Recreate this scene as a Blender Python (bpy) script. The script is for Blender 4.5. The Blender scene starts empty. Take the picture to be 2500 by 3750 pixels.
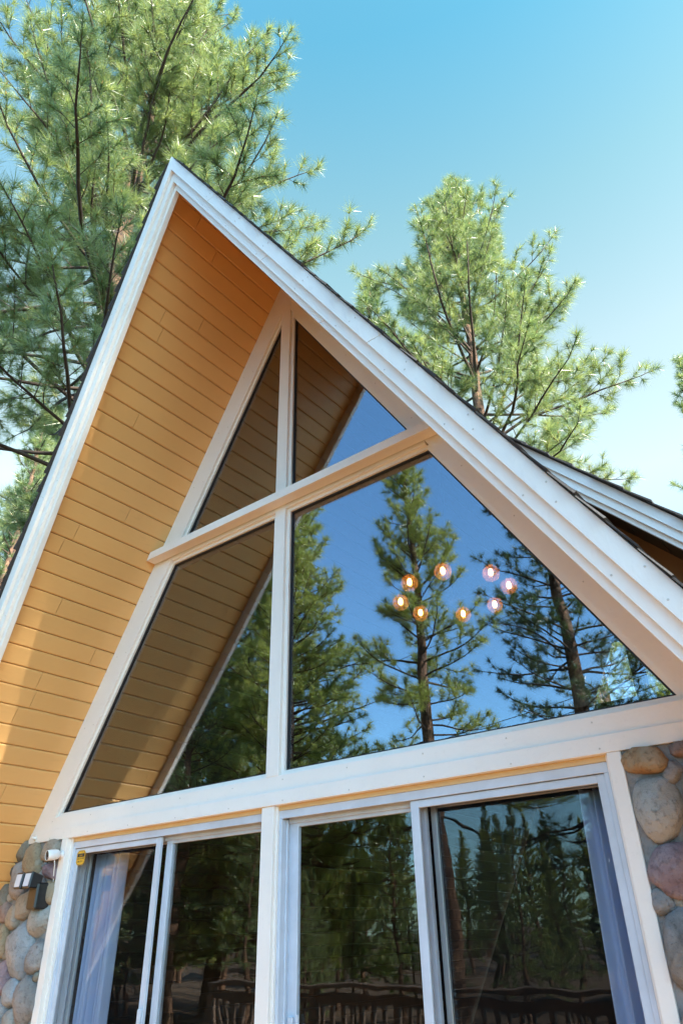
import bpy, bmesh, math, random
import numpy as np
from mathutils import Vector, Matrix, noise

# ------------------------------------------------------------------ camera, sky, sun, exposure
scene = bpy.context.scene
COL = scene.collection
cam_data = bpy.data.cameras.new('camera')
cam = bpy.data.objects.new('camera', cam_data)
COL.objects.link(cam)
cam_data.sensor_fit = 'VERTICAL'
cam_data.sensor_height = 36.0
cam_data.sensor_width = 24.0
cam_data.lens = 24.46
cam_data.clip_start = 0.05
cam_data.clip_end = 3000.0
FWD = Vector((-0.523, 0.675, 0.520)).normalized()
RGT = Vector((0.783, 0.622, -0.020))
RGT = (RGT - RGT.dot(FWD) * FWD).normalized()
UPV = RGT.cross(FWD)
cam.matrix_world = Matrix((
    (RGT.x, UPV.x, -FWD.x, 2.908),
    (RGT.y, UPV.y, -FWD.y, -3.05),
    (RGT.z, UPV.z, -FWD.z, 1.50),
    (0, 0, 0, 1)))
scene.camera = cam

SUN = Vector((0.791, -0.168, 0.588)).normalized()
world = bpy.data.worlds.new('World')
scene.world = world
world.use_nodes = True
wn = world.node_tree
sky = wn.nodes.new('ShaderNodeTexSky')
sky.sky_type = 'NISHITA'
sky.sun_disc = False
sky.sun_elevation = math.asin(SUN.z)
sky.sun_rotation = math.atan2(SUN.x, SUN.y)
sky.air_density = 1.0
sky.dust_density = 0.6
sky.ozone_density = 0.4
# thin summer haze: cyan overhead, paler towards the horizon, the same all the way round
tco = wn.nodes.new('ShaderNodeTexCoord')
sep = wn.nodes.new('ShaderNodeSeparateXYZ')
wn.links.new(tco.outputs['Generated'], sep.inputs[0])
hz = wn.nodes.new('ShaderNodeValToRGB')
wn.links.new(sep.outputs[2], hz.inputs[0])
el_ = hz.color_ramp.elements
el_[0].position = 0.0; el_[0].color = (0.72, 1.00, 1.06, 1)
el_[1].position = 1.0; el_[1].color = (0.38, 0.88, 0.76, 1)
for p_, c_ in ((0.34, (0.74, 1.00, 1.00, 1)), (0.52, (1.42, 1.20, 0.80, 1)), (0.66, (1.28, 1.14, 0.74, 1)), (0.80, (0.82, 1.02, 0.70, 1)), (0.91, (0.42, 0.90, 0.75, 1))):
    e_ = el_.new(p_); e_.color = c_
tint = wn.nodes.new('ShaderNodeMix'); tint.data_type = 'RGBA'; tint.blend_type = 'MULTIPLY'
tint.inputs[0].default_value = 1.0
# deeper blue on the side of the sky that the windows mirror (-y), easing over to the hazier side
side = wn.nodes.new('ShaderNodeMapRange'); side.interpolation_type = 'SMOOTHSTEP'
side.inputs[1].default_value = -0.45; side.inputs[2].default_value = 0.35
wn.links.new(sep.outputs[1], side.inputs[0])
both = wn.nodes.new('ShaderNodeMix'); both.data_type = 'RGBA'
both.inputs[6].default_value = (0.72, 1.12, 1.28, 1)
wn.links.new(side.outputs[0], both.inputs[0]); wn.links.new(hz.outputs[0], both.inputs[7])
wn.links.new(sky.outputs[0], tint.inputs[6]); wn.links.new(both.outputs[2], tint.inputs[7])
wn.links.new(tint.outputs[2], wn.nodes['Background'].inputs[0])
wn.nodes['Background'].inputs[1].default_value = 0.13

sun_data = bpy.data.lights.new('sun', 'SUN')
sun_data.energy = 5.0
sun_data.angle = math.radians(0.53)
sun_data.color = (1.0, 0.93, 0.82)
sun = bpy.data.objects.new('sun', sun_data)
COL.objects.link(sun)
sun.rotation_euler = (-SUN).to_track_quat('-Z', 'Y').to_euler()
sun.location = (0, 0, 40)

scene.view_settings.view_transform = 'Standard'
scene.view_settings.look = 'None'
scene.view_settings.gamma = 1.0
scene.view_settings.exposure = 2.08
scene.view_settings.use_curve_mapping = False
scene.render.engine = 'CYCLES'
scene.cycles.use_denoising = True
scene.cycles.max_bounces = 10
scene.cycles.diffuse_bounces = 5
scene.cycles.glossy_bounces = 6
scene.cycles.transmission_bounces = 8
scene.cycles.transparent_max_bounces = 16
scene.cycles.caustics_reflective = False
scene.cycles.caustics_refractive = False

# ------------------------------------------------------------------ helpers
def tag(o, label=None, cat=None, group=None, kind=None):
    if label: o['label'] = label
    if cat: o['category'] = cat
    if group: o['group'] = group
    if kind: o['kind'] = kind
    return o

def link(name, me, m=None, parent=None, smooth=False):
    if m is not None:
        me.materials.append(m)
    o = bpy.data.objects.new(name, me)
    COL.objects.link(o)
    if parent is not None:
        o.parent = parent
    if smooth:
        me.polygons.foreach_set('use_smooth', [True] * len(me.polygons))
    return o

def pymesh(name, V, F, m=None, parent=None, smooth=False):
    me = bpy.data.meshes.new(name)
    me.from_pydata([tuple(v) for v in V], [], F)
    bm = bmesh.new(); bm.from_mesh(me)
    bmesh.ops.recalc_face_normals(bm, faces=bm.faces)
    bm.to_mesh(me); bm.free()
    me.update()
    return link(name, me, m, parent, smooth)

def empty(name, loc=(0, 0, 0), parent=None):
    o = bpy.data.objects.new(name, None)
    COL.objects.link(o)
    o.location = loc
    o.empty_display_size = 0.3
    if parent is not None: o.parent = parent
    return o

HEXF = [(0, 1, 2, 3), (7, 6, 5, 4), (0, 4, 5, 1), (1, 5, 6, 2), (2, 6, 7, 3), (3, 7, 4, 0)]

class MB:
    """collects shapes into one mesh"""
    def __init__(s): s.V = []; s.F = []
    def hexa(s, P):
        b = len(s.V); s.V += [tuple(p) for p in P]
        s.F += [tuple(b + i for i in f) for f in HEXF]; return s
    def box(s, a, b):
        x0, y0, z0 = a; x1, y1, z1 = b
        return s.hexa([(x0, y0, z0), (x1, y0, z0), (x1, y1, z0), (x0, y1, z0), (x0, y0, z1), (x1, y0, z1), (x1, y1, z1), (x0, y1, z1)])
    def prism_y(s, poly, y0, y1):
        """poly: (x,z) outline extruded along y"""
        b = len(s.V); n = len(poly)
        s.V += [(x, y0, z) for x, z in poly] + [(x, y1, z) for x, z in poly]
        s.F += [tuple(b + i for i in range(n)), tuple(b + n + i for i in reversed(range(n)))]
        s.F += [(b + i, b + n + i, b + n + (i + 1) % n, b + (i + 1) % n) for i in range(n)]
        return s
    def tube(s, pts, rad, n=8, cap=True):
        pts = [Vector(p) for p in pts]
        b = len(s.V)
        for i, p in enumerate(pts):
            d = (pts[min(i + 1, len(pts) - 1)] - pts[max(i - 1, 0)]).normalized()
            u = d.orthogonal().normalized() if i == 0 else (u - u.dot(d) * d).normalized()
            w = d.cross(u)
            r = rad[i] if isinstance(rad, (list, tuple)) else rad
            for k in range(n):
                a = 2 * math.pi * k / n
                s.V.append(tuple(p + r * (math.cos(a) * u + math.sin(a) * w)))
        for i in range(len(pts) - 1):
            for k in range(n):
                s.F.append((b + i * n + k, b + i * n + (k + 1) % n, b + (i + 1) * n + (k + 1) % n, b + (i + 1) * n + k))
        if cap:
            s.F.append(tuple(b + k for k in range(n)))
            s.F.append(tuple(b + (len(pts) - 1) * n + k for k in reversed(range(n))))
        return s
    def lathe(s, prof, c, ax, n=16):
        """prof: (r, h) along axis ax from point c"""
        ax = Vector(ax).normalized(); c = Vector(c)
        u = ax.orthogonal().normalized(); w = ax.cross(u); b = len(s.V)
        for r, h in prof:
            for k in range(n):
                a = 2 * math.pi * k / n
                s.V.append(tuple(c + ax * h + max(r, 1e-4) * (math.cos(a) * u + math.sin(a) * w)))
        for i in range(len(prof) - 1):
            for k in range(n):
                s.F.append((b + i * n + k, b + i * n + (k + 1) % n, b + (i + 1) * n + (k + 1) % n, b + (i + 1) * n + k))
        s.F.append(tuple(b + k for k in range(n)))
        s.F.append(tuple(b + (len(prof) - 1) * n + k for k in reversed(range(n))))
        return s
    def build(s, name, m=None, parent=None, smooth=False, bevel=0.0):
        me = bpy.data.meshes.new(name)
        me.from_pydata(s.V, [], s.F)
        bm = bmesh.new(); bm.from_mesh(me)
        bmesh.ops.recalc_face_normals(bm, faces=bm.faces)
        if bevel:
            bmesh.ops.bevel(bm, geom=list(bm.edges), offset=bevel, segments=1, affect='EDGES', profile=0.5)
        bm.to_mesh(me); bm.free(); me.update()
        return link(name, me, m, parent, smooth)

# ------------------------------------------------------------------ materials
def new_mat(name):
    m = bpy.data.materials.new(name); m.use_nodes = True
    nt = m.node_tree
    if name in ('insect_screen', 'interior_panelling', 'stained_ceiling_board'): nt.nodes['Principled BSDF'].inputs['Specular IOR Level'].default_value = 0.05
    return m, nt, nt.nodes['Principled BSDF'], nt.nodes['Material Output']

def nd(nt, t, **kw):
    n = nt.nodes.new(t)
    for k, v in kw.items(): setattr(n, k, v)
    return n

def mix_rgb(nt, fac, a, b, mode='MIX'):
    n = nt.nodes.new('ShaderNodeMix'); n.data_type = 'RGBA'; n.blend_type = mode
    for sock, v in ((n.inputs[0], fac), (n.inputs[6], a), (n.inputs[7], b)):
        if hasattr(v, 'is_output'): nt.links.new(v, sock)
        elif isinstance(v, (int, float)): sock.default_value = v
        else: sock.default_value = (*v, 1.0)
    return n.outputs[2]

def ramp(nt, src, stops):
    r = nt.nodes.new('ShaderNodeValToRGB')
    nt.links.new(src, r.inputs[0])
    e = r.color_ramp.elements
    while len(e) < len(stops): e.new(0.5)
    for el, (p, c) in zip(e, stops):
        el.position = p; el.color = (*c, 1.0) if len(c) == 3 else c
    return r.outputs[0]

def noise_tex(nt, scale, detail=4.0, rough=0.55, vec=None, dist=0.0, stretch=None):
    n = nt.nodes.new('ShaderNodeTexNoise')
    n.inputs['Scale'].default_value = scale; n.inputs['Detail'].default_value = detail
    n.inputs['Roughness'].default_value = rough; n.inputs['Distortion'].default_value = dist
    tc = nt.nodes.new('ShaderNodeTexCoord'); out = tc.outputs['Object']
    if stretch:
        mp = nt.nodes.new('ShaderNodeMapping'); mp.inputs['Scale'].default_value = stretch
        nt.links.new(out, mp.inputs[0]); out = mp.outputs[0]
    nt.links.new(out, n.inputs['Vector'])
    return n.outputs['Fac']

def bump(nt, bsdf, h, strength, dist=0.01, prev=None):
    b = nt.nodes.new('ShaderNodeBump'); b.inputs['Strength'].default_value = strength
    b.inputs['Distance'].default_value = dist
    nt.links.new(h, b.inputs['Height'])
    if prev is not None: nt.links.new(prev, b.inputs['Normal'])
    nt.links.new(b.outputs[0], bsdf.inputs['Normal'])
    return b.outputs[0]

def rnd_value(nt, col_sock, amt, hue=0.0):
    oi = nt.nodes.new('ShaderNodeObjectInfo')
    hs = nt.nodes.new('ShaderNodeHueSaturation')
    mr = nt.nodes.new('ShaderNodeMapRange')
    mr.inputs[3].default_value = 1 - amt; mr.inputs[4].default_value = 1 + amt
    nt.links.new(oi.outputs['Random'], mr.inputs[0]); nt.links.new(mr.outputs[0], hs.inputs['Value'])
    nt.links.new(col_sock, hs.inputs['Color'])
    return hs.outputs[0]

def paint(name, col, rough=0.45, wear=0.06, grain=None, bstr=0.25, rnd=0.0):
    m, nt, b, o = new_mat(name)
    n1 = noise_tex(nt, 2.2, 5, 0.6); n2 = noise_tex(nt, 38, 3, 0.6, stretch=grain or (1, 1, 1))
    c1 = tuple(c * (1 - wear) for c in col); c2 = tuple(min(1, c * (1 + wear * .5)) for c in col)
    c = ramp(nt, n1, [(0.3, c1), (0.7, c2)])
    n4 = noise_tex(nt, 11, 6, .7, dist=.8)
    c = mix_rgb(nt, ramp(nt, n2, [(0.60, (0, 0, 0)), (0.78, (.35, .35, .35))]), c, tuple(x * .8 for x in col))
    c = mix_rgb(nt, ramp(nt, n4, [(0.68, (0, 0, 0)), (0.84, (.3, .3, .3))]), c, tuple(x * .75 for x in col))
    if rnd: c = rnd_value(nt, c, rnd)
    nt.links.new(c, b.inputs['Base Color'])
    b.inputs['Roughness'].default_value = rough
    bump(nt, b, n2, bstr, 0.004)
    return m

def plain(name, col, rough=0.5, metal=0.0, spec=0.5):
    m, nt, b, o = new_mat(name)
    n1 = noise_tex(nt, 6.0, 4, 0.6)
    c = ramp(nt, n1, [(0.3, tuple(c * .88 for c in col)), (0.7, tuple(min(1, c * 1.06) for c in col))])
    nt.links.new(c, b.inputs['Base Color'])
    b.inputs['Roughness'].default_value = rough; b.inputs['Metallic'].default_value = metal
    b.inputs['Specular IOR Level'].default_value = spec
    return m

M = {}
M['trim'] = paint('painted_trim', (0.82, 0.785, 0.735), 0.42, 0.05, (1, 1, 1), 0.35)
M['rake'] = paint('painted_rake_board', (0.83, 0.805, 0.765), 0.45, 0.06, (1, 1, .4), 0.5)
M['soffit'] = paint('painted_soffit_board', (0.72, 0.42, 0.155), 0.42, 0.04, (1, .15, 1), 0.2, rnd=0.035)
M['head_nail'] = plain('painted_nail_head', (.55, .52, .47), .5)
M['gap'] = plain('dark_gap', (0.05, 0.035, 0.02), 0.9)
M['gasket'] = plain('black_gasket', (0.012, 0.012, 0.014), 0.6)
M['alu'] = plain('white_aluminium', (0.54, 0.60, 0.68), 0.35, 0.0, 0.6)
M['alu_mill'] = plain('mill_aluminium', (0.55, 0.58, 0.60), 0.38, 0.6)  # partly metallic finish of the fixed inner panels
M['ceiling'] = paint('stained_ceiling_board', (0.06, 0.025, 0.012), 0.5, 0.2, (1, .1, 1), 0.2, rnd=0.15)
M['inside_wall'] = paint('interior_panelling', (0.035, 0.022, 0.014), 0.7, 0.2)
M['black_plastic'] = plain('black_plastic', (0.012, 0.012, 0.013), 0.35)
M['white_plastic'] = plain('white_plastic', (0.78, 0.78, 0.77), 0.3)
M['lens_white'] = plain('frosted_lens', (0.50, 0.56, 0.64), 0.25)
M['wing_wall'] = paint('orange_brown_siding', (0.42, 0.20, 0.06), 0.6, 0.12)
M['wing_soffit'] = paint('brown_soffit', (0.16, 0.105, 0.06), 0.6, 0.1, (1, 1, 1), .3, rnd=.08)

def shingle_mat():
    m, nt, b, o = new_mat('asphalt_shingle')
    n1 = noise_tex(nt, 160, 2, .7); n2 = noise_tex(nt, 5, 4, .6)
    c = ramp(nt, n1, [(.3, (.012, .011, .011)), (.7, (.06, .055, .052))])
    c = mix_rgb(nt, n2, c, (.03, .03, .032))
    nt.links.new(c, b.inputs['Base Color']); b.inputs['Roughness'].default_value = .9
    bump(nt, b, n1, .6, .004)
    return m
M['shingle'] = shingle_mat()

def glass_mat(name, ior, wav=0.0, tint=(.90, .93, .95), wscale=3.0, refl=(.95, .98, 1.0)):
    m, nt, b, o = new_mat(name)
    nt.nodes.remove(b)
    tr = nd(nt, 'ShaderNodeBsdfTransparent'); tr.inputs[0].default_value = (*tint, 1)
    gl = nd(nt, 'ShaderNodeBsdfGlossy'); gl.inputs['Roughness'].default_value = 0.0
    gl.inputs[0].default_value = (*refl, 1)
    fr = nd(nt, 'ShaderNodeFresnel'); fr.inputs[0].default_value = ior
    mx = nd(nt, 'ShaderNodeMixShader')
    geo = nd(nt, 'ShaderNodeNewGeometry')
    iv = nd(nt, 'ShaderNodeMix'); iv.inputs[2].default_value = ior; iv.inputs[3].default_value = 1.0 / ior
    nt.links.new(geo.outputs['Backfacing'], iv.inputs[0]); nt.links.new(iv.outputs[0], fr.inputs[0])
    nt.links.new(fr.outputs[0], mx.inputs[0]); nt.links.new(tr.outputs[0], mx.inputs[1]); nt.links.new(gl.outputs[0], mx.inputs[2])
    nt.links.new(mx.outputs[0], o.inputs[0])
    if wav:
        n = noise_tex(nt, wscale, 1.5, .5)
        bp = nd(nt, 'ShaderNodeBump'); bp.inputs['Strength'].default_value = 1.0; bp.inputs['Distance'].default_value = wav
        nt.links.new(n, bp.inputs['Height']); nt.links.new(bp.outputs[0], gl.inputs['Normal'])
    return m
M['pane'] = glass_mat('reflective_window_glass', 2.45, 0.0004, (.78, .80, .82), 1.2, (.85, .92, 1.0))
M['door_glass'] = glass_mat('wavy_door_glass', 1.58, 0.0018, (.97, .98, .99), 3.0)
def globe_mat():
    m, nt, b, o = new_mat('amber_globe_glass')
    nt.nodes.remove(b)
    tr = nd(nt, 'ShaderNodeBsdfTransparent'); tr.inputs[0].default_value = (1, .86, .66, 1)
    gl = nd(nt, 'ShaderNodeBsdfGlossy'); gl.inputs['Roughness'].default_value = .02
    tl = nd(nt, 'ShaderNodeBsdfTranslucent'); tl.inputs[0].default_value = (1, .50, .18, 1)
    lw = nd(nt, 'ShaderNodeLayerWeight'); lw.inputs[0].default_value = .35
    m1 = nd(nt, 'ShaderNodeMixShader'); m1.inputs[0].default_value = .16
    m2 = nd(nt, 'ShaderNodeMixShader')
    nt.links.new(tr.outputs[0], m1.inputs[1]); nt.links.new(tl.outputs[0], m1.inputs[2])
    nt.links.new(lw.outputs['Fresnel'], m2.inputs[0]); nt.links.new(m1.outputs[0], m2.inputs[1]); nt.links.new(gl.outputs[0], m2.inputs[2])
    nt.links.new(m2.outputs[0], o.inputs[0])
    return m
M['globe'] = globe_mat()

def screen_mat():
    m, nt, b, o = new_mat('insect_screen')
    tr = nd(nt, 'ShaderNodeBsdfTransparent')
    mx = nd(nt, 'ShaderNodeMixShader'); mx.inputs[0].default_value = .13
    b.inputs['Base Color'].default_value = (.006, .0065, .008, 1); b.inputs['Roughness'].default_value = .6
    nt.links.new(tr.outputs[0], mx.inputs[1]); nt.links.new(b.outputs[0], mx.inputs[2]); nt.links.new(mx.outputs[0], o.inputs[0])
    return m
M['screen'] = screen_mat()

def curtain_mat():
    m, nt, b, o = new_mat('sheer_curtain')
    tl = nd(nt, 'ShaderNodeBsdfTranslucent'); tl.inputs[0].default_value = (.66, .80, 1.0, 1)  # skylight on the sheer cloth is put into its blue colour
    b.inputs['Base Color'].default_value = (.68, .80, 1.0, 1); b.inputs['Roughness'].default_value = .9
    mx = nd(nt, 'ShaderNodeMixShader'); mx.inputs[0].default_value = .3
    nt.links.new(b.outputs[0], mx.inputs[1]); nt.links.new(tl.outputs[0], mx.inputs[2]); nt.links.new(mx.outputs[0], o.inputs[0])
    w = noise_tex(nt, 300, 1, .5); bump(nt, b, w, .2, .002)
    return m
M['curtain'] = curtain_mat()

def emit(name, col, s):
    m, nt, b, o = new_mat(name)
    b.inputs['Base Color'].default_value = (*col, 1)
    b.inputs['Emission Color'].default_value = (*col, 1); b.inputs['Emission Strength'].default_value = s
    return m
M['bulb'] = emit('warm_filament_bulb', (1.0, .50, .16), 14)

def stone_mat(name, c1, c2, c3):
    m, nt, b, o = new_mat(name)
    n1 = noise_tex(nt, 7, 5, .6, dist=.6); n2 = noise_tex(nt, 45, 5, .65); n3 = noise_tex(nt, 3.0, 2, .5)
    c = ramp(nt, n1, [(.32, c1), (.5, c2), (.68, c3)])
    c = mix_rgb(nt, ramp(nt, n2, [(.52, (0, 0, 0)), (.72, (.7, .7, .7))]), c, tuple(x * .35 for x in c1))
    c = mix_rgb(nt, ramp(nt, n3, [(.45, (0, 0, 0)), (.7, (.5, .5, .5))]), c, c3)
    c = mix_rgb(nt, 1.0, rnd_value(nt, c, .12), (.78, .79, .80), 'MULTIPLY')
    nt.links.new(c, b.inputs['Base Color']); b.inputs['Roughness'].default_value = .75
    p = bump(nt, b, n2, .9, .014); bump(nt, b, n1, .6, .025, p)
    return m
ST = {
    'olive': stone_mat('stone_olive', (.16, .14, .10), (.24, .21, .16), (.30, .27, .21)),
    'tan': stone_mat('stone_tan', (.26, .19, .11), (.36, .27, .16), (.40, .34, .25)),
    'buff': stone_mat('stone_buff', (.28, .23, .17), (.38, .33, .26), (.44, .38, .30)),
    'rustbuff': stone_mat('stone_rust_buff', (.40, .19, .06), (.42, .30, .17), (.44, .38, .28)),
    'purple': stone_mat('stone_purple', (.20, .13, .15), (.29, .20, .22), (.38, .31, .33)),
    'dark': stone_mat('stone_dark', (.08, .075, .07), (.14, .13, .12), (.20, .19, .175)),
    'grey': stone_mat('stone_grey', (.21, .20, .19), (.30, .28, .265), (.38, .36, .34)),
    'rust': stone_mat('stone_rust', (.19, .12, .10), (.27, .19, .16), (.33, .27, .24)),
    'pale': stone_mat('stone_pale', (.30, .30, .27), (.40, .39, .35), (.46, .45, .42)),
    'blue': stone_mat('stone_blue_grey', (.22, .25, .27), (.31, .34, .36), (.40, .42, .44)),
    'mott': stone_mat('stone_mottled', (.12, .12, .12), (.24, .24, .23), (.34, .33, .33)),
}
def mortar_mat():
    m, nt, b, o = new_mat('mortar')
    n1 = noise_tex(nt, 4, 5, .6); n2 = noise_tex(nt, 70, 4, .7)
    c = ramp(nt, n1, [(.3, (.19, .185, .18)), (.7, (.31, .30, .29))])
    c = mix_rgb(nt, ramp(nt, n2, [(.5, (0, 0, 0)), (.75, (.6, .6, .6))]), c, (.10, .10, .10))
    nt.links.new(c, b.inputs['Base Color']); b.inputs['Roughness'].default_value = .9
    bump(nt, b, n2, .8, .01)
    return m
M['mortar'] = mortar_mat()

def needle_mat(name, c_lo, c_hi, trans):
    m, nt, b, o = new_mat(name)
    n1 = noise_tex(nt, .9, 3, .6); n2 = noise_tex(nt, 9.0, 2, .6)
    n3 = noise_tex(nt, 4.0, 2, .6)
    c = ramp(nt, n3, [(.32, c_lo), (.68, c_hi)])  # noise puts sunlit pale tips and shadowed dark needles into the colour
    c = mix_rgb(nt, ramp(nt, n2, [(.50, (0, 0, 0)), (.72, (.6, .6, .6))]), c, tuple(x * 1.35 for x in c_hi))
    c = mix_rgb(nt, ramp(nt, n1, [(.66, (0, 0, 0)), (.80, (.5, .5, .5))]), c, (.26, .17, .06))
    nt.links.new(c, b.inputs['Base Color']); b.inputs['Roughness'].default_value = .32
    b.inputs['Specular IOR Level'].default_value = .9
    tl = nd(nt, 'ShaderNodeBsdfTranslucent')
    ct = mix_rgb(nt, 1.0, c, (1.4, 1.4, .8), 'MULTIPLY')
    nt.links.new(ct, tl.inputs[0])
    mx = nd(nt, 'ShaderNodeMixShader'); mx.inputs[0].default_value = trans
    nt.links.new(b.outputs[0], mx.inputs[1]); nt.links.new(tl.outputs[0], mx.inputs[2]); nt.links.new(mx.outputs[0], o.inputs[0])
    return m
M['needle'] = needle_mat('pine_needles', (.065, .13, .055), (.29, .335, .17), .48)
M['needle_shaded'] = needle_mat('shaded_pine_needles', (.05, .09, .04), (.09, .13, .05), .35)  # shade on the mirrored pine is put into a darker needle colour
M['needle_sunlit_yellow'] = needle_mat('sunlit_yellowish_pine_needles', (.17, .23, .06), (.36, .38, .14), .48)  # yellowish tint, also brightened to carry sunlight on the mirrored pines
M['bud'] = plain('orange_bud', (.38, .17, .045), .6)

def bark_mat():
    m, nt, b, o = new_mat('pine_bark')
    n1 = noise_tex(nt, 5, 4, .6, stretch=(1, 1, .25)); n2 = noise_tex(nt, 22, 4, .65, stretch=(1, 1, .35))
    c = ramp(nt, n1, [(.3, (.045, .028, .02)), (.52, (.16, .085, .05)), (.72, (.28, .15, .085))])
    c = mix_rgb(nt, ramp(nt, n2, [(.38, (1, 1, 1)), (.52, (0, 0, 0))]), c, (.025, .016, .012))
    nt.links.new(c, b.inputs['Base Color']); b.inputs['Roughness'].default_value = .9
    bump(nt, b, n2, .9, .03)
    return m
M['bark'] = bark_mat()
M['twig'] = plain('twig_bark', (.055, .035, .025), .85)

def wood_mat(name, c1, c2, st):
    m, nt, b, o = new_mat(name)
    n1 = noise_tex(nt, 8, 5, .6, stretch=st)
    c = rnd_value(nt, ramp(nt, n1, [(.3, c1), (.7, c2)]), .15)
    nt.links.new(c, b.inputs['Base Color']); b.inputs['Roughness'].default_value = .7
    bump(nt, b, n1, .4, .006)
    return m
M['deck'] = wood_mat('redwood_deck', (.32, .155, .06), (.45, .235, .10), (.06, 1, 1))
M['rail'] = wood_mat('weathered_rail', (.10, .065, .045), (.18, .12, .085), (.3, .3, .3))

def ground_mat():
    m, nt, b, o = new_mat('pine_litter_ground')
    n1 = noise_tex(nt, .35, 5, .6); n2 = noise_tex(nt, 30, 5, .7)
    c = ramp(nt, n1, [(.3, (.05, .03, .018)), (.55, (.10, .06, .03)), (.75, (.14, .085, .045))])
    c = mix_rgb(nt, ramp(nt, n2, [(.4, (.6, .6, .6)), (.65, (0, 0, 0))]), c, (.08, .05, .03))
    nt.links.new(c, b.inputs['Base Color']); b.inputs['Roughness'].default_value = .95
    bump(nt, b, n2, .7, .03)
    return m
M['ground'] = ground_mat()

# ------------------------------------------------------------------ ground and deck
GZ = -0.55
def make_ground():
    V = []; F = []
    xs = [-1500, -500, -160] + [-80 + 4 * i for i in range(41)] + [160, 500, 1500]
    n = len(xs)
    for j, y in enumerate(xs):
        for i, x in enumerate(xs):
            d = math.hypot(x, y)
            h = noise.noise(Vector((x * .06, y * .06, 3.1))) * .9 * min(1, max(0, (d - 8) / 20))
            V.append((x, y, GZ + (h if d < 150 else 0)))
    for j in range(n - 1):
        for i in range(n - 1):
            F.append((j * n + i, j * n + i + 1, (j + 1) * n + i + 1, (j + 1) * n + i))
    o = pymesh('ground', V, F, M['ground'], None, True)
    tag(o, 'forest floor of brown pine litter around the cabin', 'ground', kind='structure')
make_ground()

deck = MB().box((-4.6, -3.72, -.22), (5.2, -.02, -.05)).build('deck', M['rail'])
tag(deck, 'redwood plank deck in front of the glass doors', 'deck', kind='structure')
for i in range(26):
    y0 = -3.72 + i * .1425
    MB().box((-4.62, y0, -.048), (5.22, y0 + .136, -.012)).build('plank', M['deck'], deck)

# ------------------------------------------------------------------ the A-frame house
XA = -0.009
TL, TR = 0.565, 0.5926            # horizontal run per metre of fall, left and right slope
ZS = 6.55                         # apex of the soffit surface
ZI, ZO = 6.352, 6.675             # apexes of the rake boards' lower and upper edges
HY = 8.0                          # rear wall
def yfront(z): return -(1.232 + 0.11 * (z - 6.3))
def rx(s, zA, z): return XA + s * (zA - z) * (TL if s < 0 else TR)
house = empty('a_frame_house')
tag(house, 'cream A-frame cabin gable with tall triangular windows, deep soffit and sliding glass doors', 'house')

def frame(s):
    t = TL if s < 0 else TR
    ph = math.atan(t)
    return Vector((s * math.sin(ph), 0, -math.cos(ph))), Vector((s * math.cos(ph), 0, math.sin(ph)))
def slope_pt(s, ds, n, y):
    d, nn = frame(s)
    return Vector((XA, y, ZS)) + d * ds + nn * n

# --- soffit and ceiling boards
PITCH = 0.1373
def board(s, s0, s1, y0, y1, m, parent, t=.018, c=.008):
    prof = [(s0, c), (s0 + c, 0), (s1 - c, 0), (s1, c), (s1, t), (s0, t)]
    n = len(prof)
    V = [slope_pt(s, a, b, y0) for a, b in prof] + [slope_pt(s, a, b, y1) for a, b in prof]
    F = [tuple(range(n)), tuple(n + i for i in reversed(range(n)))] + [(i, n + i, n + (i + 1) % n, (i + 1) % n) for i in range(n)]
    return pymesh('board', V, F, m, parent)

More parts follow.
